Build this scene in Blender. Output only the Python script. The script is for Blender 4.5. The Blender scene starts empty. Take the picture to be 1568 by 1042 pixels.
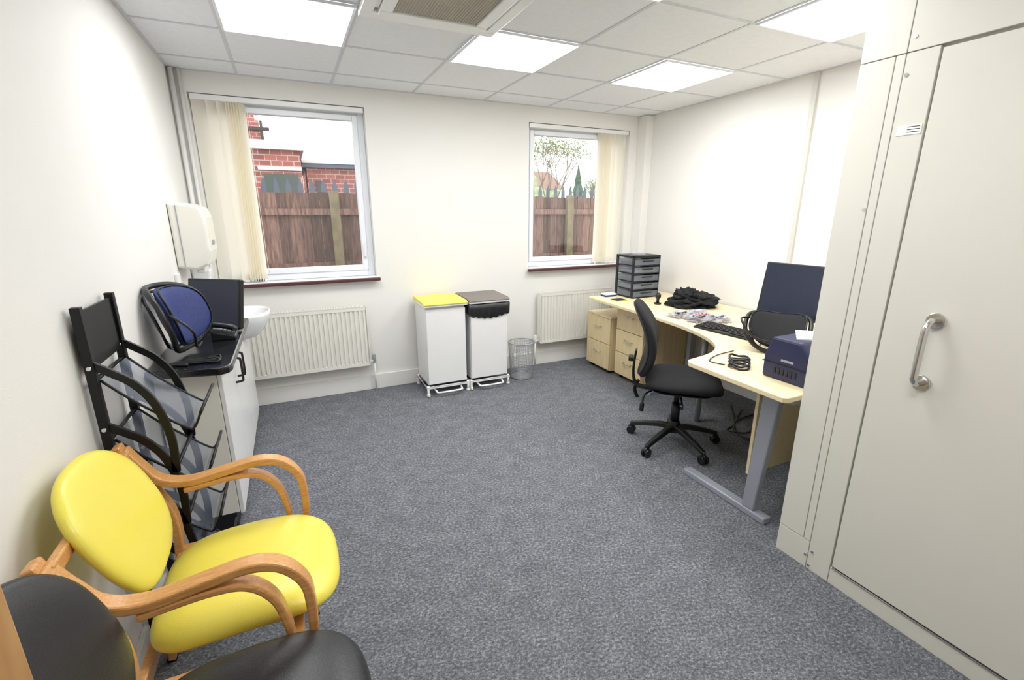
import bpy, bmesh, math, random
from mathutils import Vector, Matrix, noise
random.seed(7)
scene=bpy.context.scene
COL=scene.collection
# ------------------------------------------------------------------ materials
def lin(c):
    def f(v):
        v/=255.0
        return v/12.92 if v<=0.04045 else ((v+0.055)/1.055)**2.4
    return (f(c[0]),f(c[1]),f(c[2]),1)
def M(name,col,rough=.5,metal=0,var=.06,nscale=8,bump=0,bscale=60,stretch=None,coat=0,emit=0,trans=0,col2=None,spec=.5):
    m=bpy.data.materials.new(name); m.use_nodes=True
    nt=m.node_tree; b=nt.nodes['Principled BSDF']
    tc=nt.nodes.new('ShaderNodeTexCoord'); mp=nt.nodes.new('ShaderNodeMapping')
    nt.links.new(tc.outputs['Object'],mp.inputs['Vector'])
    if stretch: mp.inputs['Scale'].default_value=stretch
    n=nt.nodes.new('ShaderNodeTexNoise'); n.inputs['Scale'].default_value=nscale; n.inputs['Detail'].default_value=4
    nt.links.new(mp.outputs[0],n.inputs['Vector'])
    r=nt.nodes.new('ShaderNodeValToRGB')
    c=lin(col); d=lin(col2) if col2 else tuple(x*(1-var) for x in c[:3])+(1,)
    r.color_ramp.elements[0].position=.35; r.color_ramp.elements[1].position=.65
    r.color_ramp.elements[0].color=d; r.color_ramp.elements[1].color=c
    nt.links.new(n.outputs['Fac'],r.inputs[0]); nt.links.new(r.outputs[0],b.inputs['Base Color'])
    b.inputs['Roughness'].default_value=rough; b.inputs['Metallic'].default_value=metal
    b.inputs['Coat Weight'].default_value=coat
    b.inputs['Specular IOR Level'].default_value=spec
    if emit:
        b.inputs['Emission Color'].default_value=c; b.inputs['Emission Strength'].default_value=emit
    if trans: b.inputs['Transmission Weight'].default_value=trans
    if bump:
        n2=nt.nodes.new('ShaderNodeTexNoise'); n2.inputs['Scale'].default_value=bscale
        nt.links.new(tc.outputs['Object'],n2.inputs['Vector'])
        bp=nt.nodes.new('ShaderNodeBump'); bp.inputs['Strength'].default_value=bump; bp.inputs['Distance'].default_value=.01
        nt.links.new(n2.outputs['Fac'],bp.inputs['Height']); nt.links.new(bp.outputs[0],b.inputs['Normal'])
    return m
def Msee(name,col,alpha,rough=.3,gloss=False):
    m=bpy.data.materials.new(name); m.use_nodes=True
    nt=m.node_tree; b=nt.nodes['Principled BSDF']; out=nt.nodes['Material Output']
    b.inputs['Base Color'].default_value=lin(col); b.inputs['Roughness'].default_value=rough
    t=nt.nodes.new('ShaderNodeBsdfTransparent'); mx=nt.nodes.new('ShaderNodeMixShader')
    mx.inputs[0].default_value=alpha
    sh=b
    if gloss:
        sh=nt.nodes.new('ShaderNodeBsdfGlossy'); sh.inputs['Roughness'].default_value=.02
    nt.links.new(t.outputs[0],mx.inputs[1]); nt.links.new(sh.outputs[0],mx.inputs[2]); nt.links.new(mx.outputs[0],out.inputs[0])
    return m
def Mtransl(name,col,a):
    m=bpy.data.materials.new(name); m.use_nodes=True
    nt=m.node_tree; b=nt.nodes['Principled BSDF']; out=nt.nodes['Material Output']
    b.inputs['Base Color'].default_value=lin(col); b.inputs['Roughness'].default_value=.8
    t=nt.nodes.new('ShaderNodeBsdfTranslucent'); t.inputs[0].default_value=lin(col)
    mx=nt.nodes.new('ShaderNodeMixShader'); mx.inputs[0].default_value=a
    nt.links.new(b.outputs[0],mx.inputs[1]); nt.links.new(t.outputs[0],mx.inputs[2]); nt.links.new(mx.outputs[0],out.inputs[0])
    return m
WALL=M('wall_paint',(236,234,230),.7,var=.015,nscale=1.5,bump=.05,bscale=180)
CEIL=M('ceiling_tile_board',(240,242,246),.85,var=.03,nscale=30,bump=.1,bscale=250)
GRID=M('ceiling_tee_bar',(212,214,219),.5,var=.02)
TRIM=M('trim_gloss',(236,235,231),.35,var=.02)
TRUNK=M('trunking_pvc',(206,204,198),.4,var=.02)
UPVC=M('upvc_white',(240,243,248),.3,var=.01)
WHITE=M('white_enamel',(240,240,239),.3,var=.02)
CREAM=M('cream_enamel',(234,232,224),.4,var=.02)
CUP=M('cupboard_laminate',(225,223,213),.38,var=.02,nscale=2,bump=.02,bscale=300)
GAP=M('gap_dark',(70,66,60),.8)
BLK=M('black_plastic',(22,23,26),.38,var=.1)
BLKM=M('black_metal',(20,21,23),.42,metal=.3,var=.1)
BLKF=M('black_fabric',(24,25,28),.9,var=.25,nscale=120,bump=.3,bscale=300)
BLKV=M('black_vinyl',(40,40,43),.34,var=.1,bump=.08,bscale=250)
YEL=M('yellow_vinyl',(239,224,90),.32,var=.03,bump=.05,bscale=250)
YLID=M('yellow_lid',(242,228,96),.4,var=.03)
GLID=M('grey_brown_lid',(126,118,112),.5,var=.05)
BEECH=M('beech_bentwood',(222,166,102),.35,nscale=9,stretch=(2,22,22),col2=(204,146,84),coat=.2)
DESK=M('maple_laminate',(240,224,186),.4,nscale=5,stretch=(9,.8,9),col2=(234,214,170))
PEDM=M('maple_laminate_front',(232,213,170),.45,nscale=5,stretch=(9,9,.8),col2=(224,201,154))
DOORW=M('oak_door',(190,148,96),.45,nscale=6,stretch=(14,14,1),col2=(172,128,78))
GREY=M('grey_powdercoat',(160,165,175),.4,metal=.2,var=.03)
CHROME=M('brushed_chrome',(215,215,217),.22,metal=1,var=.05)
NAVY=M('navy_plastic',(38,42,78),.45,var=.1)
BLUE=M('blue_fabric',(36,54,116),.6,var=.3,nscale=90,bump=.2,bscale=250)
SCREEN=M('monitor_screen',(30,38,60),.2,var=.05)
GRANITE=M('black_granite_laminate',(34,35,40),.18,col2=(14,14,17),nscale=160)
BROWN=M('sill_nosing',(88,48,48),.45,var=.1)
SLAT=Mtransl('blind_fabric',(250,246,234),.6)
GLASS=Msee('window_glass',(255,255,255),.06,gloss=True)
MESH=Msee('black_wire_mesh',(76,84,100),.6)
CLEARG=Msee('smoke_drawer_plastic',(120,130,140),.6)
BAG=Msee('clear_polythene',(225,225,235),.4,rough=.15)
PAPER=M('paper',(240,240,240),.8,var=.02)
RED=M('red_label',(170,60,60),.6)
WIRE=M('grey_wire',(165,167,171),.35,metal=.3)
CERAM=M('white_ceramic',(246,247,249),.12,var=.01,coat=.4)
DISP=M('dispenser_plastic',(232,230,220),.25,var=.01,coat=.2)
ACG=M('ac_grille',(180,173,158),.6,var=.08)
LED=M('led_diffuser',(254,255,255),.5,var=0,emit=13.5)
def carpet():
    m=bpy.data.materials.new('carpet_loop'); m.use_nodes=True
    nt=m.node_tree; b=nt.nodes['Principled BSDF']; b.inputs['Roughness'].default_value=.95; b.inputs['Specular IOR Level'].default_value=.15
    tc=nt.nodes.new('ShaderNodeTexCoord')
    mp=nt.nodes.new('ShaderNodeMapping'); mp.inputs['Scale'].default_value=(1,1.35,1); mp.inputs['Rotation'].default_value=(0,0,.4); nt.links.new(tc.outputs['Object'],mp.inputs[0])
    def nz(sc,det,ro):
        n=nt.nodes.new('ShaderNodeTexNoise'); n.inputs['Scale'].default_value=sc; n.inputs['Detail'].default_value=det; n.inputs['Roughness'].default_value=ro
        nt.links.new(mp.outputs[0],n.inputs['Vector']); return n
    n=nz(76,6,.85); k=nz(9,3,.6)
    mm=nt.nodes.new('ShaderNodeMath'); mm.operation='MULTIPLY_ADD'; mm.inputs[1].default_value=.12
    nt.links.new(k.outputs['Fac'],mm.inputs[0]); nt.links.new(n.outputs['Fac'],mm.inputs[2])
    r=nt.nodes.new('ShaderNodeValToRGB'); e=r.color_ramp.elements
    e[0].position=.42; e[0].color=lin((68,69,73)); e[1].position=.75; e[1].color=lin((180,183,189))
    x=e.new(.565); x.color=lin((108,110,116))
    nt.links.new(mm.outputs[0],r.inputs[0]); nt.links.new(r.outputs[0],b.inputs['Base Color'])
    bp=nt.nodes.new('ShaderNodeBump'); bp.inputs['Strength'].default_value=.35; bp.inputs['Distance'].default_value=.005
    nt.links.new(n.outputs['Fac'],bp.inputs['Height']); nt.links.new(bp.outputs[0],b.inputs['Normal'])
    return m
CARPET=carpet()
def brick():
    m=bpy.data.materials.new('red_brick'); m.use_nodes=True
    nt=m.node_tree; b=nt.nodes['Principled BSDF']; b.inputs['Roughness'].default_value=.9
    tc=nt.nodes.new('ShaderNodeTexCoord'); sp=nt.nodes.new('ShaderNodeSeparateXYZ'); cb=nt.nodes.new('ShaderNodeCombineXYZ')
    nt.links.new(tc.outputs['Object'],sp.inputs[0]); nt.links.new(sp.outputs['X'],cb.inputs['X']); nt.links.new(sp.outputs['Z'],cb.inputs['Y'])
    k=nt.nodes.new('ShaderNodeTexBrick'); k.inputs['Scale'].default_value=2.2
    k.inputs['Color1'].default_value=lin((176,110,98)); k.inputs['Color2'].default_value=lin((146,90,82)); k.inputs['Mortar'].default_value=lin((192,178,170))
    k.inputs['Mortar Size'].default_value=.018
    nt.links.new(cb.outputs[0],k.inputs['Vector']); nt.links.new(k.outputs[0],b.inputs['Base Color'])
    return m
BRICK=brick()
def plank():
    m=M('fence_timber',(130,102,88),.85,nscale=6,stretch=(8,8,.8),col2=(88,66,60),bump=.3,bscale=30)
    nt=m.node_tree; b=nt.nodes['Principled BSDF']
    g=nt.nodes.new('ShaderNodeNewGeometry'); r=nt.nodes.new('ShaderNodeMapRange'); r.inputs[3].default_value=.5; r.inputs[4].default_value=1.35
    nt.links.new(g.outputs['Random Per Island'],r.inputs[0])
    src=b.inputs['Base Color'].links[0].from_socket
    v=nt.nodes.new('ShaderNodeVectorMath'); v.operation='SCALE'
    nt.links.new(src,v.inputs[0]); nt.links.new(r.outputs[0],v.inputs['Scale']); nt.links.new(v.outputs[0],b.inputs['Base Color'])
    return m
PLANK=plank()
POST=M('weathered_post',(132,120,92),.9,nscale=9,col2=(108,98,76))
TARM=M('asphalt',(110,110,108),.95,nscale=20,var=.2)
LEAF=M('leaves_light',(176,190,140),.8,var=.3)
FIR=M('conifer_needles',(84,120,90),.9,var=.5,nscale=14,bump=.8,bscale=20)
BARK=M('bark',(140,128,112),.9)
PALI=M('galvanised_steel',(100,110,124),.6,metal=.2)
RENDERW=M('render_white',(225,222,214),.8)
ROOFT=M('roof_tile_brown',(140,112,98),.85)
GREEN=M('dark_green_door',(80,90,84),.6)
# ------------------------------------------------------------------ geometry helpers
class R:
    def __init__(s,name,loc=(0,0,0),rz=0,world=True,tilt=None):
        s.o=bpy.data.objects.new(name,None); s.o.empty_display_size=.1
        s.m=Matrix.Translation(Vector(loc))@Matrix.Rotation(rz,4,'Z')
        s.o.matrix_world=s.m; COL.objects.link(s.o); s.inv=s.m.inverted(); s.world=world
def mk(name,vs,fs,mat,par=None,smooth=False,bevel=0,seg=2):
    me=bpy.data.meshes.new(name)
    vs=[Vector(v) for v in vs]
    if par and par.world: vs=[par.inv@v for v in vs]
    me.from_pydata([tuple(v) for v in vs],[],fs); me.update()
    bm=bmesh.new(); bm.from_mesh(me); bmesh.ops.recalc_face_normals(bm,faces=bm.faces); bm.to_mesh(me); bm.free()
    if smooth:
        for p in me.polygons: p.use_smooth=True
    me.materials.append(mat)
    o=bpy.data.objects.new(name,me); COL.objects.link(o)
    if par: o.parent=par.o
    if bevel:
        b=o.modifiers.new('b','BEVEL'); b.width=bevel; b.segments=seg; b.limit_method='ANGLE'
    return o
BF=[(0,1,3,2),(4,6,7,5),(0,4,5,1),(2,3,7,6),(0,2,6,4),(1,5,7,3)]
def bv(lo,hi): return [(x,y,z) for x in (lo[0],hi[0]) for y in (lo[1],hi[1]) for z in (lo[2],hi[2])]
def box(name,lo,hi,mat,par=None,bevel=.003): return mk(name,bv(lo,hi),BF,mat,par,bevel=bevel)
def boxes(name,L,mat,par=None,bevel=0):
    vs=[];fs=[]
    for lo,hi in L:
        k=len(vs); vs+=bv(lo,hi); fs+=[tuple(i+k for i in f) for f in BF]
    return mk(name,vs,fs,mat,par,bevel=bevel)
def prism(name,poly,a,b,mat,par=None,axis='z',bevel=.003,smooth=False):
    def P(p,t):
        return (p[0],p[1],t) if axis=='z' else ((p[0],t,p[1]) if axis=='y' else (t,p[0],p[1]))
    n=len(poly); vs=[P(p,a) for p in poly]+[P(p,b) for p in poly]
    fs=[tuple(range(n)),tuple(range(n,2*n))]+[(i,(i+1)%n,n+(i+1)%n,n+i) for i in range(n)]
    return mk(name,vs,fs,mat,par,bevel=bevel,smooth=smooth)
def catmull(P,n=6,closed=False):
    P=[Vector(p) for p in P]; out=[]; L=len(P)
    rng=L if closed else L-1
    for i in range(rng):
        if closed: a,b,c,d=P[i-1],P[i],P[(i+1)%L],P[(i+2)%L]
        else: a,b,c,d=P[max(i-1,0)],P[i],P[i+1],P[min(i+2,L-1)]
        for k in range(n):
            t=k/n
            out.append(.5*((2*b)+(c-a)*t+(2*a-5*b+4*c-d)*t*t+(3*b-a-3*c+d)*t**3))
    if not closed: out.append(P[-1])
    return out
def sweep(name,pts,sec,mat,par=None,closed=False,side=None,smooth=True,bevel=0,scale=None):
    pts=[Vector(p) for p in pts]; n=len(pts); m=len(sec); vs=[];fs=[]; prev=None
    for i,p in enumerate(pts):
        if closed: T=pts[(i+1)%n]-pts[i-1]
        else: T=pts[min(i+1,n-1)]-pts[max(i-1,0)]
        T.normalize()
        if side is not None: S=Vector(side); U=T.cross(S); U.normalize()
        else:
            if prev is None:
                a=Vector((0,0,1)) if abs(T.z)<.9 else Vector((1,0,0)); S=T.cross(a).normalized()
            else: S=(prev-T*prev.dot(T)).normalized()
            prev=S; U=T.cross(S)
        k=scale(i/(n-1)) if scale else 1
        for s in sec: vs.append(p+S*s[0]*k+U*s[1]*k)
    for i in range(n if closed else n-1):
        j=(i+1)%n
        for q in range(m): fs.append((i*m+q,i*m+(q+1)%m,j*m+(q+1)%m,j*m+q))
    if not closed: fs+= [tuple(range(m)),tuple(range((n-1)*m,n*m))]
    return mk(name,vs,fs,mat,par,smooth=smooth,bevel=bevel)
def circ(r,n=10): return [(r*math.cos(2*math.pi*i/n),r*math.sin(2*math.pi*i/n)) for i in range(n)]
def tube(name,pts,r,mat,par=None,closed=False,n=6,seg=10,sm=True,scale=None):
    if sm and len(pts)>2: pts=catmull(pts,n,closed)
    return sweep(name,pts,circ(r,seg),mat,par,closed,scale=scale)
def strip(name,pts,w,t,mat,par=None,n=7,side=(0,1,0)):
    return sweep(name,catmull(pts,n),[(-w/2,-t/2),(w/2,-t/2),(w/2,t/2),(-w/2,t/2)],mat,par,side=side,smooth=False,bevel=.005)
def rod(name,a,b,r,mat,par=None,r2=None,n=20,bevel=0,smooth=True):
    a=Vector(a);b=Vector(b);T=(b-a).normalized(); u=Vector((0,0,1)) if abs(T.z)<.9 else Vector((1,0,0))
    S=T.cross(u).normalized();U=T.cross(S); r2=r if r2 is None else r2; vs=[]
    for c,rr in ((a,r),(b,r2)):
        for i in range(n):
            t=2*math.pi*i/n; vs.append(c+S*math.cos(t)*rr+U*math.sin(t)*rr)
    fs=[(i,(i+1)%n,n+(i+1)%n,n+i) for i in range(n)]
    o=mk(name,vs+[],fs+[tuple(range(n)),tuple(range(n,2*n))],mat,par,smooth=False,bevel=bevel)
    if smooth:
        for i,p in enumerate(o.data.polygons):
            if len(p.vertices)==4: p.use_smooth=True
    return o
def sup(a,b,e=4,n=48,f=None):
    out=[]
    for i in range(n):
        t=2*math.pi*i/n; c=math.cos(t);s=math.sin(t)
        x=a*math.copysign(abs(c)**(2/e),c); y=b*math.copysign(abs(s)**(2/e),s)
        if f: x,y=f(x,y)
        out.append((x,y))
    return out
def pad(name,outline,t,fmap,mat,par=None,p=6,t2=None):
    t2=t if t2 is None else t2
    S=[.995,.98,.95,.9,.82,.7,.55,.35,.15]; n=len(outline); vs=[(x,y,0) for x,y in outline]; fs=[]
    def side(sg,th):
        prev=list(range(n))
        for s in S:
            k=len(vs)
            for x,y in outline: vs.append((x*s,y*s,sg*th*(1-s**p)**.5))
            cur=list(range(k,k+n))
            for i in range(n): fs.append((prev[i],prev[(i+1)%n],cur[(i+1)%n],cur[i]))
            prev=cur
        c=len(vs); vs.append((0,0,sg*th))
        for i in range(n): fs.append((prev[i],prev[(i+1)%n],c))
    side(1,t); side(-1,t2)
    return mk(name,[fmap(*v) for v in vs],fs,mat,par,smooth=True)
def blob(name,c,sx,sy,sz,mat,par=None,amp=.3,freq=6,sub=4,flat=True,seed=0):
    bm=bmesh.new(); bmesh.ops.create_icosphere(bm,subdivisions=sub,radius=1)
    vs=[]
    for v in bm.verts:
        k=1+amp*noise.fractal(v.co*freq*.4+Vector((seed,seed*2,0)),1,2,4)
        z=v.co.z*k
        if flat: z=max(z,-.35)
        vs.append(Vector((c[0]+v.co.x*k*sx,c[1]+v.co.y*k*sy,c[2]+(z+.35 if flat else z)*sz)))
    fs=[tuple(v.index for v in f.verts) for f in bm.faces]; bm.free()
    return mk(name,vs,fs,mat,par,smooth=True)
# ------------------------------------------------------------------ room shell
XL,XR,YB,YF,H=-.60,3.32,4.0,-.6,2.395
W1=(-.51,.625); W2=(2.03,3.14); WZ=(.955,2.26)
box('floor',(XL-.1,YF-.1,-.1),(XR+.1,YB+.25,0),CARPET,bevel=0)
o=box('ceiling',(XL-.1,YF-.1,H),(XR+.1,YB+.25,H+.1),CEIL,bevel=0)
T=.25
boxes('wall_back',[((XL-.1,YB,0),(XR+.1,YB+T,WZ[0])),((XL-.1,YB,WZ[1]),(XR+.1,YB+T,H)),
  ((XL-.1,YB,WZ[0]),(W1[0],YB+T,WZ[1])),((W1[1],YB,WZ[0]),(W2[0],YB+T,WZ[1])),((W2[1],YB,WZ[0]),(XR+.1,YB+T,WZ[1]))],WALL)
box('wall_left',(XL-.1,YF,0),(XL,YB,H),WALL,bevel=0)
box('wall_right',(XR,YF,0),(XR+.1,YB,H),WALL,bevel=0)
box('wall_front',(XL-.1,YF-.1,0),(XR+.1,YF,H),WALL,bevel=0)
box('baseboard_back',(XL,YB-.022,0),(XR,YB,.13),TRIM)
box('baseboard_left',(XL,-.6,0),(XL+.018,YB-.022,.13),TRIM)
box('baseboard_right',(XR-.018,1.16,0),(XR,YB-.022,.13),TRIM)
GX=[-.2+.6*i for i in range(6)]; GY=[3.69-.6*i for i in range(8)]
L=[((x-.009,YF,H-.003),(x+.009,YB,H)) for x in GX]
for y in GY: L.append(((XL,y-.009,H-.0035),(XR,y+.009,H)))
L+=[((XL,YB-.02,H-.004),(XR,YB,H)),((XL,YF,H-.004),(XL+.02,YB,H)),((XR-.02,YF,H-.004),(XR,YB,H))]
boxes('trim_ceiling_grid',L,GRID)
for (x,y) in [(-.2,2.49),(1.0,2.49),(2.2,2.49),(2.2,1.29),(1.0,1.29),(.4,.09)]:  # last panel is out of view, added to help light the room
    r=R('ceiling_light_panel',(x+.3,y+.3,H))
    box('diffuser',(x+.02,y+.02,H-.010),(x+.58,y+.58,H-.005),LED,r,0)
    boxes('frame',[((x+.008,y+.008,H-.014),(x+.02,y+.592,H-.004)),((x+.58,y+.008,H-.014),(x+.592,y+.592,H-.004)),
      ((x+.02,y+.008,H-.014),(x+.58,y+.02,H-.004)),((x+.02,y+.58,H-.014),(x+.58,y+.592,H-.004))],UPVC,r)
# corner pipes and trunking
box('trim_corner_boxing',(3.235,3.87,.13),(XR,YB,H-.005),WALL)
r=R('heating_pipes',(-.57,3.97,0))
rod('pipe_1',(-.575,3.965,.13),(-.575,3.965,2.39),.014,TRIM,r); rod('pipe_2',(-.535,3.975,.13),(-.535,3.975,2.39),.010,TRIM,r)
r=R('cable_trunking',(XR,2.28,1.1))
box('cover',(XR-.018,2.265,1.12),(XR,2.295,2.39),TRUNK,r,.002)
r=R('wall_socket',(XR,2.3,1.0)); box('plate',(XR-.03,2.22,1.0),(XR,2.34,1.12),CREAM,r,.006); box('rocker',(XR-.036,2.25,1.04),(XR-.03,2.27,1.08),WHITE,r,.002); box('rocker_2',(XR-.036,2.29,1.04),(XR-.03,2.31,1.08),WHITE,r,.002)
# ------------------------------------------------------------------ windows
def window(name,x0,x1):
    r=R(name,((x0+x1)/2,4.1,WZ[0])); z0,z1=WZ; a,b=4.08,4.15
    z0+=.022
    boxes('frame',[((x0,a,z0),(x0+.05,b,z1)),((x1-.05,a,z0),(x1,b,z1)),((x0+.05,a,z0),(x1-.05,b,z0+.05)),((x0+.05,a,z1-.05),(x1-.05,b,z1))],UPVC,r,.006)
    s=.05;w=.04
    boxes('sash',[((x0+s,a-.012,z0+s),(x0+s+w,b-.02,z1-s)),((x1-s-w,a-.012,z0+s),(x1-s,b-.02,z1-s)),((x0+s+w,a-.012,z0+s),(x1-s-w,b-.02,z0+s+w)),((x0+s+w,a-.012,z1-s-w),(x1-s-w,b-.02,z1-s))],UPVC,r,.006)
    box('glass_pane',(x0+s+w,4.105,z0+s+w),(x1-s-w,4.11,z1-s-w),GLASS,r,0)
    box('handle_base',(x1-.082,a-.03,1.13),(x1-.062,a-.012,1.19),WHITE,r,.003)
    box('handle_lever',(x1-.08,a-.045,1.14),(x1-.064,a-.03,1.25),WHITE,r,.004)
    q=R('trim_sill',((x0+x1)/2,4.0,WZ[0]))
    box('board',(x0-.0,3.965,WZ[0]),(x1+.0,4.08,WZ[0]+.022),UPVC,q,.003)
    box('nosing',(x0-.02,3.94,WZ[0]-.008),(x1+.02,3.965,WZ[0]+.018),BROWN,q,.005)
window('window_1',*W1); window('window_2',*W2)
def blind(x0,x1,slats,nm='vertical_blind'):
    r=R(nm,((x0+x1)/2,4.02,2.2))
    box('head_rail',(x0+.01,4.0,2.22),(x1-.01,4.04,2.255),WHITE,r,.004)
    for i,(x,a) in enumerate(slats):
        c,s=math.cos(a),math.sin(a); w=.0445; z0,z1=.995,2.22; K=6; vs=[]
        for z in (z0,z1):
            for k in range(K+1):
                t=(k/K*2-1); b=.006*(1-t*t)
                px=x+c*w*t-s*b; py=4.018+s*w*t*.75+c*b; vs.append((px,py,z))
        fs=[(k,k+1,K+2+k,K+1+k) for k in range(K)]
        mk('slat_%d'%(i+1),vs,fs,SLAT,r,smooth=True)
        box('weight_%d'%(i+1),(x-.02*abs(c)-.003,4.014,.985),(x+.02*abs(c)+.003,4.022,1.0),WHITE,r,0)
    tube('control_cord',[(slats[-1][0]+.03,3.99,2.2),(slats[-1][0]+.03,3.99,1.5),(slats[-1][0]+.033,3.99,1.05)],.0015,WHITE,r)
s1=[(-.455,.4),(-.375,.55),(-.32,.8)]+[(-.28+.016*i,1.15) for i in range(6)]
blind(W1[0],W1[1],s1)
s2=[(3.06,-.3),(3.0,-.45),(2.94,-.7)]+[(2.90-.017*i,-1.1) for i in range(6)]
blind(W2[0],W2[1],s2)
# ------------------------------------------------------------------ radiators
def radiator(x0,x1,z0,z1):
    r=R('radiator',((x0+x1)/2,3.93,z0)); n=int((x1-x0)/.034); p=(x1-x0)/n; prof=[]
    for i in range(n):
        a=x0+i*p
        prof+=[(a,3.912),(a+p*.18,3.912),(a+p*.3,3.899),(a+p*.72,3.899),(a+p*.84,3.912)]
    prof.append((x1,3.912)); poly=prof+[(x1,3.925),(x0,3.925)]
    prism('front_panel',poly,z0+.03,z1-.03,CREAM,r,bevel=0)
    boxes('edges',[((x0,3.902,z0),(x1,3.925,z0+.03)),((x0,3.902,z1-.03),(x1,3.925,z1))],CREAM,r,.004)
    box('back_panel',(x0,3.955,z0),(x1,3.965,z1),CREAM,r)
    boxes('side_covers',[((x0-.006,3.897,z0+.01),(x0,3.967,z1+.006)),((x1,3.897,z0+.01),(x1+.006,3.967,z1+.006))],CREAM,r,.002)
    L=[((x0,3.9,z1),(x1,3.906,z1+.006)),((x0,3.96,z1),(x1,3.966,z1+.006))]
    k=int((x1-x0)/.02)
    L+=[((x0+i*.02,3.906,z1),(x0+i*.02+.008,3.96,z1+.005)) for i in range(k)]
    boxes('top_grille',L,CREAM,r)
    boxes('brackets',[((x0+.1,3.965,z0+.1),(x0+.13,3.999,z1-.05)),((x1-.13,3.965,z0+.1),(x1-.1,3.999,z1-.05))],CREAM,r)
    for s,x in ((-1,x0),(1,x1)):
        rod('valve_body',(x+s*.006,3.94,z0+.03),(x+s*.05,3.94,z0+.03),.012,WHITE,r)
        rod('valve_cap',(x+s*.04,3.94,z0+.015),(x+s*.04,3.94,z0+.085),.016,WHITE if s<0 else GREY,r,bevel=.003)
        rod('tail_pipe',(x+s*.04,3.94,0),(x+s*.04,3.94,z0+.02),.008,TRIM,r)
radiator(-.42,.50,.24,.745); radiator(2.13,2.95,.235,.735)
# ------------------------------------------------------------------ big cupboard (right)
CX=1.875
r=R('storage_cupboard',(2.6,.27,0))
box('carcass',(CX+.02,-.59,0),(XR-.005,1.138,H-.005),CUP,r,0)
g=.003
P=[((CX,1.03+g,.13),(CX+.02,1.142,1.985)),((CX,1.0+g,.13),(CX+.02,1.03,1.985)),((CX,.91,.0),(CX+.02,1.0,1.985)),
   ((CX,1.0+g,0),(CX+.02,1.142,.127)),((CX,-.59,0),(CX+.02,.907,.075)),
   ((CX,1.0+g,1.985+g),(CX+.02,1.142,H-.005)),((CX,-.59,1.985+g),(CX+.02,1.0,H-.005)),((CX,-.59,.078),(CX+.02,-.06,1.985))]
boxes('fascia_panels',P,CUP,r,.0015)
box('gap_shade',(CX+.016,-.05,.078),(CX+.0195,.908,1.98),GAP,r,0)  # dark sheet behind the door, painting in the shadow of its gaps
box('door_leaf',(CX-.002,-.05,.084),(CX+.015,.902,1.976),CUP,r,.002)
box('threshold_strip',(CX-.004,-.59,.074),(CX+.006,.9,.079),CHROME,r,.001)
HY=.757
tube('grab_handle',[(CX-.002,HY,1.15),(CX-.035,HY,1.15),(CX-.055,HY,1.135),(CX-.06,HY,1.11),(CX-.06,HY,.98),(CX-.055,HY,.952),(CX-.035,HY,.938),(CX-.002,HY,.938)],.0105,CHROME,r,n=6,seg=14)
for z in (1.15,.938): rod('handle_rose',(CX-.002,HY,z),(CX-.012,HY,z),.027,CHROME,r,bevel=.003,n=28)
for y,z in ((.99,1.92),(.985,2.03),(.985,.09),(1.01,.06),(1.04,1.50),(.99,.02)):
    rod('screw_cap',(CX,y+.0,z),(CX-.003,y,z),.006,CHROME,r,n=12)
box('label',(CX-.002,.915,1.735),(CX,.985,1.765),PAPER,r,0)
boxes('label_print',[((CX-.0025,.92,1.742+.008*i),(CX-.002,.955,1.744+.008*i)) for i in range(3)],BLK,r)
# wooden door, standing open into the room at the left
r=R('door_1',(-.35,.1,0))
ax,ay=-.270,.510; bx,by=-.43,-.27; dx,dy=bx-ax,by-ay; ln=math.hypot(dx,dy); nx,ny=dy/ln*.042,-dx/ln*.042
prism('leaf',[(ax,ay),(bx,by),(bx+nx,by+ny),(ax+nx,ay+ny)],.01,2.03,DOORW,r,bevel=.002)
tx,ty=ax+dx*.1,ay+dy*.1; ux,uy=-nx/.042,-ny/.042
rod('lever_rose',(tx,ty,1.0),(tx+ux*.01,ty+uy*.01,1.0),.026,CHROME,r)
rod('hinge_pin',(bx,by,.3),(bx,by,.4),.008,CHROME,r); rod('hinge_pin_2',(bx,by,1.6),(bx,by,1.7),.008,CHROME,r)
# ------------------------------------------------------------------ AC cassette
r=R('ceiling_air_conditioner',(.73,2.21,H)); x0,x1,y0,y1=.40,1.06,1.87,2.53; z=H-.045
cx,cy=(x0+x1)/2,(y0+y1)/2
def ring(a,b,z0,z1):
    return [((cx-a,cy-a,z0),(cx+a,cy-b,z1)),((cx-a,cy+b,z0),(cx+a,cy+a,z1)),((cx-a,cy-b,z0),(cx-b,cy+b,z1)),((cx+b,cy-b,z0),(cx+a,cy+b,z1))]
boxes('outer_fascia',ring(.33,.275,H-.035,H-.006),WHITE,r,.004)
boxes('inner_fascia',ring(.255,.2,H-.045,H-.006),WHITE,r,.004)
box('plenum',(cx-.28,cy-.28,H-.012),(cx+.28,cy+.28,H-.006),GAP,r,0)
boxes('louvre_flaps',[((cx-.21,cy-.275,H-.03),(cx+.21,cy-.258,H-.026)),((cx-.21,cy+.258,H-.03),(cx+.21,cy+.275,H-.026)),((cx-.275,cy-.21,H-.03),(cx-.258,cy+.21,H-.026)),((cx+.258,cy-.21,H-.03),(cx+.275,cy+.21,H-.026))],WHITE,r)
boxes('corner_pads',[((cx+sx*.265-.02,cy+sy*.265-.02,H-.036),(cx+sx*.265+.02,cy+sy*.265+.02,H-.012)) for sx in (-1,1) for sy in (-1,1)],WHITE,r,.003)
box('intake_grille',(cx-.195,cy-.195,H-.036),(cx+.195,cy+.195,H-.03),ACG,r,0)
boxes('grille_bars',[((cx-.195+.013*i,cy-.195,H-.038),(cx-.189+.013*i,cy+.195,H-.036)) for i in range(30)],ACG,r)
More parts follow.
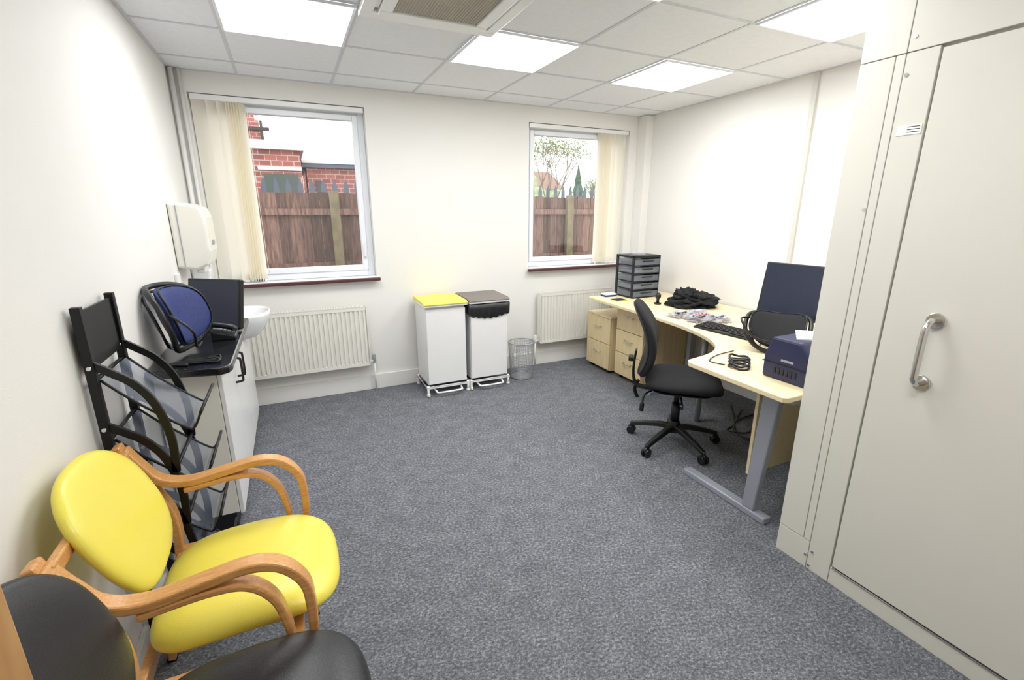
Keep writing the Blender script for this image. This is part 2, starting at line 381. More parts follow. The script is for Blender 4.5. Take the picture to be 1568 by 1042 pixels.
# ------------------------------------------------------------------ sack holder bins
def bin_(x0,x1,lid,black):
    y0,y1=3.60,3.95; r=R('pedal_bin',((x0+x1)/2,(y0+y1)/2,0))
    box('body',(x0+.012,y0+.02,.09),(x1-.012,y1,.765),WHITE,r,.008)
    box('front_door',(x0+.014,y0,.10),(x1-.014,y0+.018,.735),WHITE,r,.004)
    pr=[(y0-.025,.772),(y0-.022,.785),(y0+.02,.795),(y1-.02,.803),(y1,.797),(y1,.772)]
    prism('lid',pr,x0-.004,x1+.004,lid,r,axis='x',bevel=.006)
    box('lid_rim',(x0-.002,y0-.018,.756),(x1+.002,y1+.002,.773),WHITE,r,.003)
    z=.075
    tube('base_frame',[(x0,y0-.005,z),(x1,y0-.005,z),(x1,y1,z),(x0,y1,z)],.011,WHITE,r,closed=True,sm=False)
    for x in (x0+.005,x1-.005):
        for y in (y0,y1-.01): rod('leg',(x,y,.0),(x,y,.09),.011,WHITE,r); rod('foot_glide',(x,y,0),(x,y,.018),.016,CREAM,r)
    tube('side_rail',[(x0,y0,.02),(x0,y0-.03,.03),(x0,y0-.035,.012)],.009,WHITE,r)
    tube('pedal',[(x0+.06,y0+.05,.06),(x0+.07,y0-.02,.045),(x0+.09,y0-.05,.04),(x1-.09,y0-.05,.04),(x1-.07,y0-.02,.045),(x1-.06,y0+.05,.06)],.008,WHITE,r)
    if black:
        K=26; vs=[]
        for j in range(5):
            for i in range(K+1):
                x=x0-.006+(x1-x0+.012)*i/K
                d=[.752,.745,.71,.67,.655-.03*math.sin(i/K*math.pi)+.006*math.sin(i*1.7)][j]
                yy=y0-.004-[0,.012,.014+.005*math.sin(i*1.3+j),.012+.006*math.sin(i*2.1),.004][j]
                vs.append((x,yy,d))
        fs=[(j*(K+1)+i,j*(K+1)+i+1,(j+1)*(K+1)+i+1,(j+1)*(K+1)+i) for j in range(4) for i in range(K)]
        o=mk('black_bag_cuff',vs,fs,BLKV,r,smooth=True); s=o.modifiers.new('s','SOLIDIFY'); s.thickness=.003
        box('bag_side_cuff',(x0-.008,y0-.008,.665),(x0+.012,y1-.02,.752),BLKV,r,.006)
bin_(.905,1.265,YLID,False); bin_(1.285,1.645,GLID,True)
# wire wastebasket
r=R('wastepaper_basket',(1.83,3.72,0)); n=44; rows=22; vs=[]
for j in range(rows+1):
    z=.01+.33*j/rows; rr=.098+.022*j/rows
    for i in range(n):
        t=2*math.pi*i/n; vs.append((1.83+rr*math.cos(t),3.72+rr*math.sin(t),z))
fs=[(j*n+i,j*n+(i+1)%n,(j+1)*n+(i+1)%n,(j+1)*n+i) for j in range(rows) for i in range(n)]
o=mk('wire_sides',vs,fs,WIRE,r); w=o.modifiers.new('w','WIREFRAME'); w.thickness=.003
rod('base_plate',(1.83,3.72,0),(1.83,3.72,.012),.098,WIRE,r,n=36)
tube('rim',[(1.83+.12*math.cos(2*math.pi*i/36),3.72+.12*math.sin(2*math.pi*i/36),.34) for i in range(36)],.005,WIRE,r,closed=True,sm=False)
# ------------------------------------------------------------------ desk
DZ=.73
r=R('corner_desk',(2.6,2.2,0))
front=catmull([(2.47,3.60,0),(2.455,3.1,0),(2.44,2.7,0),(2.41,2.4,0),(2.35,2.14,0),(2.24,1.93,0),(2.08,1.81,0),(1.86,1.76,0)],6)
poly=[(3.30,3.62),(2.49,3.62)]+[(p.x,p.y) for p in front]+[(1.835,1.73),(1.825,1.19),(1.84,1.175),(3.30,1.175)]
prism('desktop',poly,DZ-.026,DZ,DESK,r,bevel=.004)
box('end_foot',(1.955,1.27,.0),(2.01,1.80,.035),GREY,r,.006)
prism('end_upright',[(1.34,.035),(1.405,.035),(1.375,.66),(1.29,.66)],1.96,2.0,GREY,r,axis='x',bevel=.006)
box('end_top_arm',(1.955,1.22,.655),(2.005,1.74,.703),GREY,r,.004)
boxes('foot_glides',[((1.965,1.28,-.0),(2.0,1.31,.01))],BLK,r)
box('front_beam',(2.0,1.30,.65),(3.2,1.33,.70),GREY,r)
box('modesty_panel',(2.03,1.44,.17),(3.2,1.458,.69),DESK,r,.002)
box('modesty_panel_wall',(3.2,1.46,.3),(3.218,2.9,.69),DESK,r,.002)
rod('corner_post',(3.1,1.6,0),(3.1,1.6,.704),.03,GREY,r)
box('mid_leg_upright',(3.0,2.83,.03),(3.06,2.87,.704),GREY,r); box('mid_leg_foot',(2.6,2.83,0),(3.2,2.87,.03),GREY,r); box('mid_leg_arm',(2.6,2.83,.67),(3.2,2.87,.704),GREY,r)
rod('front_post',(2.58,2.3,0),(2.58,2.3,.704),.02,GREY,r)
def pedestal(x0,x1,y0,y1,z1,n):
    r=R('drawer_pedestal',((x0+x1)/2,(y0+y1)/2,0))
    box('carcass',(x0+.02,y0,.03),(x1,y1,z1-.02),PEDM,r,.002)
    box('top',(x0,y0-.003,z1-.02),(x1,y1+.003,z1),DESK,r,.003)
    h=(z1-.02-.04)/n
    for i in range(n):
        a=.04+i*h; box('drawer_front_%d'%(i+1),(x0,y0+.002,a+.003),(x0+.018,y1-.002,a+h-.003),PEDM,r,.002)
        ym=(y0+y1)/2; zz=a+h*.62
        tube('pull_%d'%(i+1),[(x0,ym-.05,zz),(x0-.02,ym-.042,zz),(x0-.022,ym,zz),(x0-.02,ym+.042,zz),(x0,ym+.05,zz)],.005,CHROME,r)
    for x in (x0+.05,x1-.05):
        for y in (y0+.05,y1-.05): rod('castor',(x,y-.01,.02),(x,y+.01,.02),.02,BLK,r)
pedestal(2.60,3.06,3.42,3.79,.555,2); pedestal(2.63,3.12,3.0,3.37,.695,3)
# office chair
def office_chair(loc,rz):
    r=R('office_chair',loc,rz,world=False)
    for i in range(5):
        a=2*math.pi*i/5+.35; c,s=math.cos(a),math.sin(a)
        sweep('base_arm_%d'%(i+1),[Vector((c*d,s*d,z)) for d,z in ((.02,.125),(.1,.12),(.2,.098),(.285,.075))],[(-.022,-.014),(.022,-.014),(.016,.014),(-.016,.014)],BLK,r,side=(-s,c,0),bevel=.004,smooth=False,scale=lambda t:1.15-.35*t)
        px,py=c*.285,s*.285
        rod('castor_stem',(px,py,.05),(px,py,.085),.010,BLK,r)
        for q in (-.014,.014):
            rod('castor_wheel',(px-s*(q-.009),py+c*(q-.009),.029),(px-s*(q+.009),py+c*(q+.009),.029),.028,BLK,r,bevel=.004)
        rod('castor_hood',(px-s*-.01,py+c*-.01,.042),(px-s*.01,py+c*.01,.042),.024,BLK,r,bevel=.004)
    rod('hub',(0,0,.09),(0,0,.17),.04,BLK,r,r2=.034,bevel=.005); rod('gas_lift_cover',(0,0,.17),(0,0,.29),.028,BLK,r); rod('gas_lift',(0,0,.28),(0,0,.38),.018,BLKM,r)
    box('mechanism',(-.13,-.07,.365),(.1,.07,.41),BLK,r,.012)
    tube('lever',[(.0,-.06,.385),(.02,-.16,.38),(.02,-.24,.37)],.006,BLK,r); rod('lever_knob',(.02,-.22,.372),(.02,-.27,.368),.011,BLK,r)
    tube('lever_2',[(-.06,.06,.385),(-.06,.16,.38),(-.07,.22,.37)],.006,BLK,r)
    tube('tension_lever',[(-.14,-.03,.38),(-.2,-.09,.36),(-.21,-.12,.30)],.007,BLK,r); rod('tension_knob',(-.21,-.12,.31),(-.213,-.128,.26),.014,BLK,r,bevel=.003)
    def sf(x,y,z):
        return (x+.03,y,.45+z-max(0,(x-.1))**2*1.2+.15*y*y)
    pad('seat',sup(.235,.24,3.6,56),.045,sf,BLKF,r,t2=.03)
    pad('seat_shell',sup(.2,.2,3.6,40),.012,lambda x,y,z:(x+.02,y,.415+z),BLK,r)
    strip('back_bar',[(-.12,0,.385),(-.22,0,.38),(-.27,0,.41),(-.285,0,.50),(-.275,0,.63)],.06,.014,BLK,r)
    def bf(x,y,z):
        h=y+.715; return (-.215-z-.06*((y)/.25)**2*.5-.03*(y/.25) + .9*x*x*.5+ .03*math.cos(y*9), x, h)
    pad('backrest',sup(.215,.245,3,56,lambda x,y:(x*(1-.25*max(0,y/.25)**2),y)),.042,bf,BLKF,r,t2=.028)
    pad('backrest_shell',sup(.2,.23,3,40,lambda x,y:(x*(1-.25*max(0,y/.25)**2),y)),.014,lambda x,y,z:(lambda t:(t[0]-.028,t[1],t[2]))(bf(x,y,z)),BLK,r)
    rod('height_knob',(-.29,0,.57),(-.32,0,.57),.022,BLK,r,bevel=.003); tube('cable_box',[(-.25,.03,.41),(-.27,.05,.34),(-.25,.06,.28)],.012,BLK,r)
office_chair((2.165,2.11,0),math.radians(-43))
# monitors
def monitor(name,loc,rz,w,h,up,tilt=.08):
    r=R(name,loc,rz,world=False)
    ct,st=math.cos(tilt),math.sin(tilt)
    def pl(nm,x0,x1,y0,y1,z0,z1,mat,b):
        vs=[(x*ct+ (z)*st, y, up+ z*ct - x*st) for (x,y,z) in bv((x0,y0,z0),(x1,y1,z1))]
        mk(nm,vs,BF,mat,r,bevel=b)
    pl('bezel',0,.03,-w/2,w/2,0,h,BLK,.006); pl('screen',-.001,.002,-w/2+.012,w/2-.012,.018,h-.012,SCREEN,0)
    pl('rear_bulge',.03,.055,-w/2+.08,w/2-.08,.06,h-.06,BLK,.012)
    box('neck',(.045,-.03,.012),(.067,.03,up+.14),BLK,r,.004)
    pad('foot',sup(.11,.09,3,40),.007,lambda x,y,z:(y+.04,x,.0075+z),BLK,r)
monitor('desktop_monitor',(2.74,1.78,DZ),math.radians(4),.54,.33,.13,.16)
monitor('desktop_monitor',(-.435,2.98,.86),math.radians(55),.33,.27,.012,.2)
# desktop drawers
r=R('desktop_drawer_unit',(2.9,3.47,DZ)); x0,x1,y0,y1=2.76,3.06,3.34,3.60; z0,z1=DZ,1.115
boxes('casing',[((x0,y0,z0),(x0+.012,y0+.03,z1)),((x1-.012,y0,z0),(x1,y0+.03,z1)),((x0,y1-.03,z0),(x0+.012,y1,z1)),((x1-.012,y0+.03,z0),(x1,y1,z1)),((x0,y0,z1-.014),(x1,y1,z1)),((x0,y0,z0),(x1,y1,z0+.01))],BLK,r,.003)
boxes('shelf_runners',[((x0,y0,z0+.01+.072*i+.066),(x1,y1,z0+.01+.072*i+.072)) for i in range(5)],BLK,r,.001)
for i in range(5):
    a=z0+.013+.072*i
    box('drawer_%d'%(i+1),(x0+.006,y0-.004,a),(x1-.014,y1-.01,a+.05),CLEARG,r,.002)
    box('drawer_lip_%d'%(i+1),(x0+.09,y0-.014,a+.03),(x1-.09,y0-.004,a+.04),BLK,r,.002)
    box('contents_%d'%(i+1),(x0+.03,y0+.03,a+.003),(x1-.03,y1-.03,a+.025),PAPER if i%2 else GREY,r,.002)
box('clip_box_on_top',(2.86,3.42,z1),(2.95,3.5,z1+.02),BAG,r)
# black clothes pile
r=R('folded_black_clothes',(3.02,2.86,DZ))
blob('fold_1',(3.0,2.88,DZ),.18,.18,.055,BLKF,r,.35,7,seed=1); blob('fold_2',(3.04,2.84,DZ+.035),.15,.16,.06,BLKF,r,.45,8,seed=4); blob('fold_3',(2.98,2.9,DZ+.065),.11,.11,.055,BLKF,r,.5,9,seed=9)
r=R('plastic_cable_bags',(2.66,2.47,DZ))
for i,(x,y) in enumerate([(2.6,2.58),(2.68,2.46),(2.76,2.56),(2.62,2.42),(2.74,2.36)]):
    blob('bag_%d'%i,(x,y,DZ),.08,.075,.032,BAG,r,.6,12,seed=i*3)
    tube('coil_%d'%i,[(x+.04*math.cos(t*.9)*(1+.1*t%.3),y+.035*math.sin(t*.9),DZ+.016+.002*t) for t in range(14)],.0055,(BLK,RED,GREY,BLK,NAVY)[i],r)
    box('tag_%d'%i,(x-.02,y-.015,DZ+.03),(x+.015,y+.01,DZ+.045),RED if i%2 else PAPER,r,0)
r=R('keyboard',(2.53,2.10,DZ),math.radians(5),world=False)
prism('case',[(-.075,0),(.075,0),(.075,.028),(-.075,.014)],-.2,.2,BLK,r,axis='y')
L=[]
for a in range(6):
    for b in range(18):
        if a==0 and 5<b<11: continue
        x=-.066+a*.0225; y=-.188+b*.021; z=.014+(x+.075)/.15*.014
        L.append(((x,y,z-.002),(x+.018,y+.017,z+.006)))
boxes('keys',L,BLKM,r,.001)
r=R('desk_webcam',(2.80,3.05,DZ)); rod('stand_foot',(2.80,3.05,DZ),(2.80,3.05,DZ+.012),.03,BLK,r); rod('stem',(2.8,3.05,DZ+.01),(2.8,3.05,DZ+.06),.012,BLK,r); blob('head',(2.8,3.05,DZ+.07),.024,.024,.03,BLK,r,.0,1,3,False)
r=R('tape_box',(2.61,3.5,DZ)); box('carton',(2.56,3.46,DZ),(2.68,3.54,DZ+.04),WHITE,r); box('carton_band',(2.559,3.459,DZ+.012),(2.681,3.541,DZ+.028),BLUE,r,0)
r=R('yellow_notepad',(2.6,3.33,DZ)); box('pages',(2.55,3.28,DZ),(2.66,3.38,DZ+.008),YLID,r); box('cover',(2.55,3.28,DZ+.008),(2.66,3.38,DZ+.010),NAVY,r,0)
# navy box
r=R('navy_equipment_case',(2.12,1.38,DZ),math.radians(0))
pr=[(1.20,DZ),(1.43,DZ),(1.43,DZ+.11),(1.40,DZ+.20),(1.26,DZ+.20),(1.20,DZ+.13)]
prism('case_body',pr,2.00,2.28,NAVY,r,axis='x',bevel=.012)
boxes('front_vents',[((1.997,1.26+.02*i,DZ+.03),(2.0,1.27+.02*i,DZ+.06)) for i in range(6)],BLK,r)
box('badge',(1.997,1.28,DZ+.095),(2.0,1.34,DZ+.105),GREY,r,0)
box('seam',(1.996,1.198,DZ+.075),(2.285,1.432,DZ+.079),BLK,r,0)
r=R('white_leaflet',(2.16,1.33,DZ+.2)); prism('sheet',[(2.04,1.31),(2.12,1.25),(2.27,1.34),(2.19,1.42)],DZ+.2,DZ+.206,PAPER,r,bevel=0)
# back support cushions
def back_support(loc,rz,mat,lean=.35,k0=1.0):
    r=R('mesh_back_support',loc,rz,world=False)
    cl,sl=math.cos(lean),math.sin(lean)
    def f(x,y,z):
        d=z-.10*(1-(x/.19)**2)
        hh=y+.165
        return (k0*(d*cl-hh*sl+.04), k0*x, max(.004,k0*(hh*cl+d*sl+.035+.1*sl)))
    pad('cushion',sup(.165,.15,2.6,48),.035,f,mat,r,t2=.01)
    tube('outer_frame',[f(x*1.12,y*1.1,-.03) for x,y in sup(.165,.15,2.6,40)],.012,BLK,r,closed=True,n=2)
    tube('inner_frame',[f(x*.9,y*.95,-.06) for x,y in sup(.165,.15,2.6,40)],.006,BLK,r,closed=True,n=2)
    for k in (-.08,0,.08):
        tube('rib',[f(k,-.15,-.05),f(k,-.05,-.065),f(k,.05,-.065),f(k,.15,-.05)],.004,GREY,r)
    tube('strap',[f(-.17,.02,0),f(-.2,-.08,.05),f(-.12,-.16,.06),f(0,-.16,.06)],.006,BLK,r)
    tube('edge_piping',[f(x*.96,y*.96,.02) for x,y in sup(.165,.15,2.6,40)],.004,BLKM,r,closed=True,n=2)
back_support((2.33,1.62,DZ),math.radians(212),BLKF,.95,.86)
back_support((-.42,2.485,.86),math.radians(-18),BLUE,.3,.92)
r=R('cable_coil',(2.0,1.56,DZ))
for k in range(4):
    tube('loop_%d'%k,[(1.99+.012*k+.045*math.cos(t/8*2*math.pi),1.55+.01*k+.05*math.sin(t/8*2*math.pi),DZ+.008+.011*k+.006*math.sin(t*2+k)) for t in range(8)],.0055,BLK,r,closed=True)
tube('lead',[(1.95,1.6,DZ+.006),(1.93,1.68,DZ+.006),(2.05,1.74,DZ+.006),(2.2,1.76,DZ+.006)],.003,BLK,r)
r=R('floor_cables',(2.7,1.9,0)); 
for k in range(3): tube('cable_%d'%k,[(3.1,1.9+.1*k,.3),(2.95,1.95+.08*k,.01),(2.75,1.8+.1*k,.006),(2.65,1.95+.07*k,.006),(2.8,2.15,.006),(3.05,2.2+.1*k,.006)],.004,BLK if k!=1 else GREEN,r)
# ------------------------------------------------------------------ left counter
r=R('base_cabinet',(-.47,2.78,0))
box('carcass',(-.59,2.32,.1),(-.362,3.25,.825),CREAM,r,.002)
box('plinth',(-.58,2.34,0),(-.38,3.25,.1),BLK,r,0)
for i,(a,b,z) in enumerate([(2.32,2.78,.82),(2.785,3.245,.82)]): box('cabinet_door_%d'%(i+1),(-.36,a+.002,.09),(-.342,b-.002,z),WHITE,r,.002)
for y in (2.73,2.84): tube('handle',[(-.342,y,.755),(-.312,y,.75),(-.306,y,.735),(-.306,y,.64),(-.312,y,.625),(-.342,y,.62)],.006,BLK,r)
prism('worktop',[(-.598,2.26),(-.33,2.2),(-.295,2.22),(-.285,2.26),(-.285,3.25),(-.598,3.25)],.826,.86,GRANITE,r,bevel=.008)
r=R('base_cabinet',(-.47,3.46,0))
box('carcass_sink',(-.575,3.255,.1),(-.362,3.68,.70),CREAM,r,.002)
box('plinth',(-.58,3.255,0),(-.38,3.66,.1),BLK,r,0)
box('cabinet_door',(-.36,3.257,.09),(-.342,3.678,.69),WHITE,r,.002)
r=R('wash_basin',(-.4,3.47,.7))
def bas(s,z):
    return [(-.375+.205*x*s,3.465+.2*y*s,z) for x,y in sup(1,1,2.6,40)]
rings=[(.55,.701),(.75,.74),(.93,.80),(1.0,.845),(1.0,.862),(.95,.866),(.88,.855),(.78,.80),(.55,.765),(.1,.755)]
vs=[];fs=[]
for s,z in rings: vs+=bas(s,z)
for j in range(len(rings)-1):
    for i in range(40): fs.append((j*40+i,j*40+(i+1)%40,(j+1)*40+(i+1)%40,(j+1)*40+i))
fs+=[tuple(range(40)),tuple(range(360,400))]
mk('bowl',vs,fs,CERAM,r,smooth=True)
rod('tap_base',(-.53,3.465,.862),(-.53,3.465,.92),.02,CHROME,r); tube('spout',[(-.53,3.465,.90),(-.53,3.465,.99),(-.49,3.465,1.02),(-.42,3.465,1.0)],.010,CHROME,r); tube('tap_lever',[(-.53,3.465,.93),(-.53,3.40,.95),(-.52,3.33,.96)],.007,CHROME,r)
# paper towel dispenser
r=R('paper_towel_dispenser',(-.52,3.4,1.18))
pr=[(-.598,1.18),(-.50,1.165),(-.445,1.19),(-.425,1.27),(-.425,1.46),(-.445,1.52),(-.50,1.54),(-.598,1.545)]
prism('housing',pr,3.24,3.56,DISP,r,axis='y',bevel=.014)
box('side_seam',(-.56,3.237,1.19),(-.556,3.563,1.53),GREY,r,0)
box('window_slot',(-.427,3.36,1.30),(-.422,3.46,1.33),GREY,r,.002)
box('towel',(-.52,3.33,1.14),(-.48,3.49,1.18),PAPER,r,.004)
r=R('soap_dispenser',(-.54,3.4,1.0)); prism('housing',[(-.598,1.02),(-.53,1.0),(-.50,1.02),(-.49,1.12),(-.52,1.155),(-.598,1.16)],3.60,3.70,CERAM,r,axis='y',bevel=.012); box('push_bar',(-.5,3.61,1.0),(-.48,3.69,1.05),WHITE,r,.005)
r=R('wall_switch_box',(-.59,3.1,1.05)); box('plate',(-.6,3.12,1.02),(-.585,3.2,1.16),WHITE,r,.004); tube('lead',[(-.585,3.16,1.02),(-.58,3.17,.95),(-.585,3.2,.88)],.004,WHITE,r)
# desk phone
r=R('desk_telephone',(-.36,2.77,.86),0,world=False)
prism('body',[(-.055,0),(.055,0),(.055,.02),(-.055,.052)],-.075,.075,BLK,r,axis='y',bevel=.006)
L=[]
for a in range(4):
    for b in range(3):
        x=-.022+a*.018; z=.052-(x+.055)/.11*.032; L.append(((x,-.01+b*.024,z-.002),(x+.012,.006+b*.024,z+.006)))
boxes('keys',L,GREY,r,.001); box('display',(-.048,-.01,.042),(-.026,.06,.054),GREY,r,.002)
tube('handset',[(.05,-.055,.045),(.043,-.055,.062),(-.036,-.055,.082),(-.054,-.055,.072)],.015,BLK,r)
r=R('loose_cables',(-.45,2.4,.86))
for k in range(4): tube('cable_%d'%k,[(-.5+.03*k,2.32,.866),(-.4+.02*k,2.30+.01*k,.866+.006*k),(-.34,2.34-.02*k,.868),(-.42,2.34-.01*k,.87),(-.52,2.32-.01*k,.868),(-.45,2.28+.01*k,.866)],.004,BLK,r)
# ------------------------------------------------------------------ leaflet rack
r=R('literature_display_rack',(-.5,1.83,0)); y0,y1=1.70,1.985; xw=-.572
for y in (y0,y1):
    prism('upright',[(xw-.012,0),(xw+.012,0),(xw+.012,1.23),(xw-.012,1.23)],y-.012,y+.012,BLKM,r,axis='y',bevel=.002)
    box('foot',(xw-.01,y-.012,0),(-.27,y+.012,.025),BLKM,r,.003)
    tube('foot_brace',[(xw,y,.22),(-.46,y,.16),(-.38,y,.02)],.009,BLKM,r)
box('header_panel',(xw-.004,y0+.012,1.04),(xw+.004,y1-.012,1.215),BLKM,r,.001)
for k in range(4):
    dz=-.195*k
    path=[(xw+.012,1.005+dz),(-.50,.935+dz),(-.43,.865+dz),(-.375,.815+dz),(-.352,.808+dz),(-.325,.862+dz)]
    pts=catmull([(p[0],0,p[1]) for p in path],4); vs=[]
    for y in (y0+.012,y1-.012):
        for p in pts: vs.append((p.x,y,p.z))
    n=len(pts); fs=[(i,i+1,n+i+1,n+i) for i in range(n-1)]
    mk('mesh_shelf_%d'%(k+1),vs,fs,MESH,r,smooth=True)
    for y in (y0,y1):
        q=catmull([(xw,0,1.06+dz),(-.525,0,1.025+dz),(-.48,0,.985+dz),(-.438,0,.91+dz),(-.415,0,.79+dz),(-.42,0,.67+dz)],5)
        sweep('side_arm_%d'%(k+1),[(p.x,y,p.z) for p in q],[(-.006,-.011),(.006,-.011),(.006,.011),(-.006,.011)],BLKM,r,side=(0,1,0),smooth=False)
        tube('shelf_edge_%d'%(k+1),[(p.x,y+(.012 if y==y0 else -.012),p.z) for p in pts],.004,BLKM,r,sm=False,seg=6)
    rod('front_lip_%d'%(k+1),(-.325,y0,.862+dz),(-.325,y1,.862+dz),.005,BLKM,r)
    rod('back_bar_%d'%(k+1),(xw,y0,1.005+dz),(xw,y1,1.005+dz),.006,BLKM,r)
    rod('under_bar_%d'%(k+1),(-.42,y0,.68+dz),(-.42,y1,.68+dz),.006,BLKM,r)
    for y in (y0,y1): rod('bolt',(xw,y-.016,1.05+dz),(xw,y+.016,1.05+dz),.006,CHROME,r,n=10)
# ------------------------------------------------------------------ chairs
def chair(name,loc,rz,mat,arms=True):
    r=R(name,loc,rz,world=False)
    def sf(x,y,z): return (x+.02+.02*(1-(y/.23)**2)*(1 if x>0 else 0),y,.455+z-.5*max(0,x-.1)**2+.012*math.cos(x*9))
    pad('seat',sup(.225,.228,4,64),.04,sf,mat,r,t2=.03)
    bw,bh=(.198,.17) if arms else (.205,.17)
    def bf(x,y,z):
        return (-.250-y*.42+z*.92+.5*x*x, x, .722+y+.38*z)
    pad('backrest',sup(bw,bh,2.5,64,lambda x,y:(x*(1+.06*y/.17),y)),.028,bf,mat,r,t2=.022,p=7)
    W=.045;t=.024
    for s in (-1,1):
        y=s*.268 if arms else s*.2
        if arms:
            strip('arm_and_front_leg',[(-.29,y,.800),(-.255,y,.735),(-.215,y,.680),(-.14,y,.658),(-.03,y,.672),(.06,y,.682),(.125,y,.662),(.17,y,.605),(.182,y,.53),(.178,y,.38),(.17,y,.2),(.168,y,.012)],W,t,BEECH,r)
            strip('arm_brace',[(-.16,y,.634),(-.03,y,.646),(.05,y,.634),(.10,y,.58),(.122,y,.50),(.13,y,.41)],W,.018,BEECH,r)
            strip('back_leg',[(-.305,y,.815),(-.28,y,.745),(-.24,y,.655),(-.205,y,.56),(-.205,y,.42),(-.24,y,.22),(-.29,y,.012)],W,t,BEECH,r)
            box('side_rail',(-.21,y-.014,.375),(.175,y+.014,.425),BEECH,r,.004)
            box('back_bracket',(-.292,min(y,s*.16),.765),(-.272,max(y,s*.16),.80),BEECH,r,.004)
            boxes('leg_glides',[((.155,y-.015,0),(.18,y+.015,.014)),((-.305,y-.015,0),(-.278,y+.015,.014))],BLK,r)
        else:
            strip('leg_front',[(.14,y,.42),(.15,y,.2),(.155,y,.012)],W,.03,BEECH,r)
            strip('back_leg',[(-.21,y,.42),(-.235,y,.22),(-.29,y,.012)],W,t,BEECH,r)
            strip('back_stile',[(-.285,s*.11,.70),(-.25,s*.11,.58),(-.205,s*.11,.48),(-.20,s*.11,.38)],W,.018,BEECH,r)
            box('side_rail',(-.21,y-.014,.37),(.15,y+.014,.42),BEECH,r,.004)
            boxes('leg_glides',[((.142,y-.015,0),(.168,y+.015,.014)),((-.305,y-.015,0),(-.278,y+.015,.014))],BLK,r)
    yy=.268 if arms else .2
    box('front_rail',(.13,-yy,.375),(.155,yy,.42),BEECH,r,.004); box('rear_rail',(-.21,-yy,.375),(-.19,yy,.42),BEECH,r,.004)
chair('bentwood_armchair',(-.235,1.375,0),0,YEL)
chair('side_chair',(-.205,.85,0),math.radians(0),BLKV,arms=False)
# ------------------------------------------------------------------ exterior
box('outdoor_ground',(-15,4.25,-.3),(30,45,-.15),TARM,bevel=0)
r=R('timber_fence',(2,6.5,-.15)); L=[]; x=-4
while x<10:
    L.append(((x,6.5+random.uniform(0,.006),-.15),(x+.118,6.525,1.72+random.uniform(-.012,.012)))); x+=.122
boxes('boards',L,PLANK,r)
boxes('rails',[((-4,6.45,z),(10,6.5,z+.075)) for z in (.1,.8,1.46)],PLANK,r)
boxes('posts',[((.5+1.71*i,6.38,-.15),(.61+1.71*i,6.45,1.74)) for i in range(-2,6)],POST,r,.004)
r=R('palisade_fence',(4,7.6,-.15)); vs=[];fs=[]
for i in range(100):
    x=-4+i*.155; k=len(vs)
    for y in (7.6,7.61): vs+=[(x,y,-.15),(x+.07,y,-.15),(x+.07,y,1.85),(x+.035,y,1.96),(x,y,1.85)]
    fs+=[(k,k+1,k+2,k+3,k+4),(k+5,k+6,k+7,k+8,k+9)]+[(k+a,k+(a+1)%5,k+5+(a+1)%5,k+5+a) for a in range(5)]
mk('pales',vs,fs,PALI,r); boxes('rails',[((-4,7.61,z),(11.5,7.65,z+.05)) for z in (.2,1.5)],PALI,r)
r=R('brick_outbuilding',(-2,13.5,-.15)); box('walls',(-5,12,-.15),(.42,15,2.8),BRICK,r,0); box('fascia',(-5.1,11.9,2.8),(.5,15.1,2.98),RENDERW,r,0); box('door_panel',(-.35,11.97,.4),(.33,12,2.3),GREEN,r,0); box('lintel',(-.45,11.96,2.38),(.42,12,2.45),RENDERW,r,0)
r=R('brick_garage',(3,15.5,-.15)); box('walls',(.6,14,-.15),(4.2,17,2.62),BRICK,r,0); box('roof_edge',(.5,13.9,2.62),(4.3,17.1,2.72),PALI,r,0); box('coping',(.5,13.88,2.72),(4.3,17.1,2.8),RENDERW,r,0)
boxes('windows',[((.8,13.97,1.9),(1.0,14,2.3)),((2.2,13.97,1.7),(2.7,14,2.3))],GREEN,r)
r=R('brick_house',(-1.5,20,-.15)); box('walls',(-4,18,-.15),(-.45,22,4.0),BRICK,r,0); box('chimney',(-.9,18.2,4.0),(-.5,18.8,4.75),BRICK,r,.0); box('coping',(-.95,18.15,4.75),(-.45,18.85,4.83),RENDERW,r,0); rod('drain_pipe',(-.42,17.95,0),(-.42,17.95,4.4),.04,GAP,r); box('gutter',(-4,17.9,4.0),(-.2,18,4.1),GAP,r)
r=R('rendered_bungalow',(11,23,-.15)); box('walls',(9.2,21,-.15),(12.4,24,2.6),RENDERW,r,0); prism('roof',[(20.8,2.6),(24.2,2.6),(22.5,3.5)],9.0,12.6,ROOFT,r,axis='x',bevel=0); box('window_pane',(10.5,20.97,1.6),(11.3,21,2.3),GREEN,r,0)
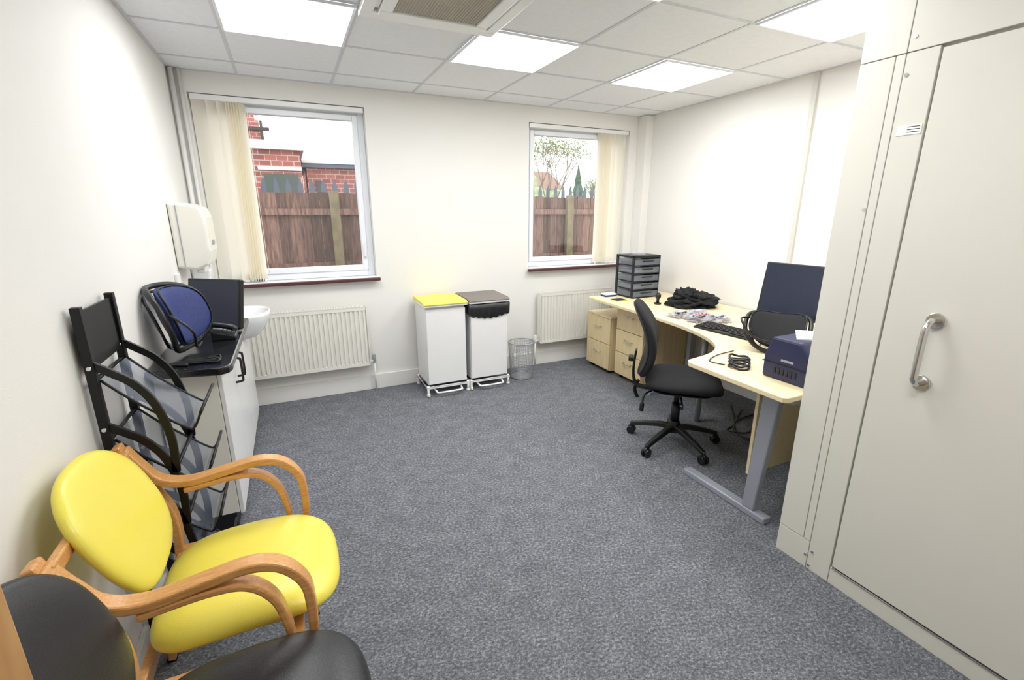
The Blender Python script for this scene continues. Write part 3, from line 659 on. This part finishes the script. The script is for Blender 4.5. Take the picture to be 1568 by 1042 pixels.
def tree(loc,h,seed):
    rnd=random.Random(seed); r=R('garden_tree',loc); L=[];lv=[]
    def br(p,d,l,rad,dep):
        e=p+d*l; L.append((p,e,rad))
        if dep==0:
            for _ in range(7): lv.append(e+Vector((rnd.gauss(0,.16),rnd.gauss(0,.16),rnd.gauss(0,.16))))
            return
        for _ in range(3):
            nd=(d+Vector((rnd.uniform(-.7,.7),rnd.uniform(-.7,.7),rnd.uniform(-.1,.5)))).normalized(); br(e,nd,l*.68,rad*.6,dep-1)
    br(Vector(loc),Vector((0,0,1)),h*.36,.06,4)
    vs=[];fs=[]
    for p,e,rad in L:
        k=len(vs); T=(e-p).normalized(); S=T.cross(Vector((.3,.9,.1))).normalized(); U=T.cross(S)
        for c,q in ((p,rad),(e,rad*.6)):
            for i in range(5): t=i*2*math.pi/5; vs.append(c+S*math.cos(t)*q+U*math.sin(t)*q)
        fs+=[(k+i,k+(i+1)%5,k+5+(i+1)%5,k+5+i) for i in range(5)]
    mk('branches',vs,fs,BARK,r)
    vs=[];fs=[]
    for c in lv:
        k=len(vs); a=Vector((rnd.gauss(0,1),rnd.gauss(0,1),rnd.gauss(0,1))).normalized(); b=a.cross(Vector((.2,.5,.8))).normalized()
        vs+=[c-a*.05,c+b*.025,c+a*.05,c-b*.025]; fs.append((k,k+1,k+2,k+3))
    mk('leaves',vs,fs,LEAF,r)
tree((9.6,17,-.15),4.5,3); tree((8.4,15.5,-.15),4.2,8); tree((12.4,17.5,-.15),3.0,5)
r=R('conifer_tree',(9.1,14.2,-.15)); rod('trunk',(9.1,14.2,-.15),(9.1,14.2,.4),.07,BARK,r)
for k in range(9):
    z=.0+k*.31; rr=.66*(1-k/10); n=22; vs=[(9.1,14.2,z+.6)]
    for i in range(n):
        q=rr*(1 if i%2 else .72)*random.uniform(.9,1.1); t=2*math.pi*i/n; vs.append((9.1+q*math.cos(t),14.2+q*math.sin(t),z-random.uniform(0,.08)))
    mk('bough_tier_%d'%k,vs,[(0,i+1,(i+1)%n+1) for i in range(n)]+[tuple(range(1,n+1))],FIR,r)
r=R('hedge',(10,19.5,-.15)); blob('foliage',(8.6,19.6,-.15),3.5,.6,2.2,LEAF,r,.3,16,5)
# ------------------------------------------------------------------ world, camera
w=bpy.data.worlds.new('overcast_sky'); scene.world=w; w.use_nodes=True
bg=w.node_tree.nodes['Background']; bg.inputs[0].default_value=(.95,.97,1,1); bg.inputs[1].default_value=2.5
cam=bpy.data.cameras.new('camera'); co=bpy.data.objects.new('camera',cam); COL.objects.link(co)
co.location=(0,0,1.49); co.rotation_euler=(math.radians(90-15.3),0,math.radians(-25))
cam.sensor_fit='HORIZONTAL'; cam.sensor_width=36; cam.lens=36*715/1568; cam.clip_start=.02; cam.clip_end=200
scene.camera=co
scene.view_settings.view_transform='Standard'; scene.view_settings.look='None'; scene.view_settings.exposure=.22
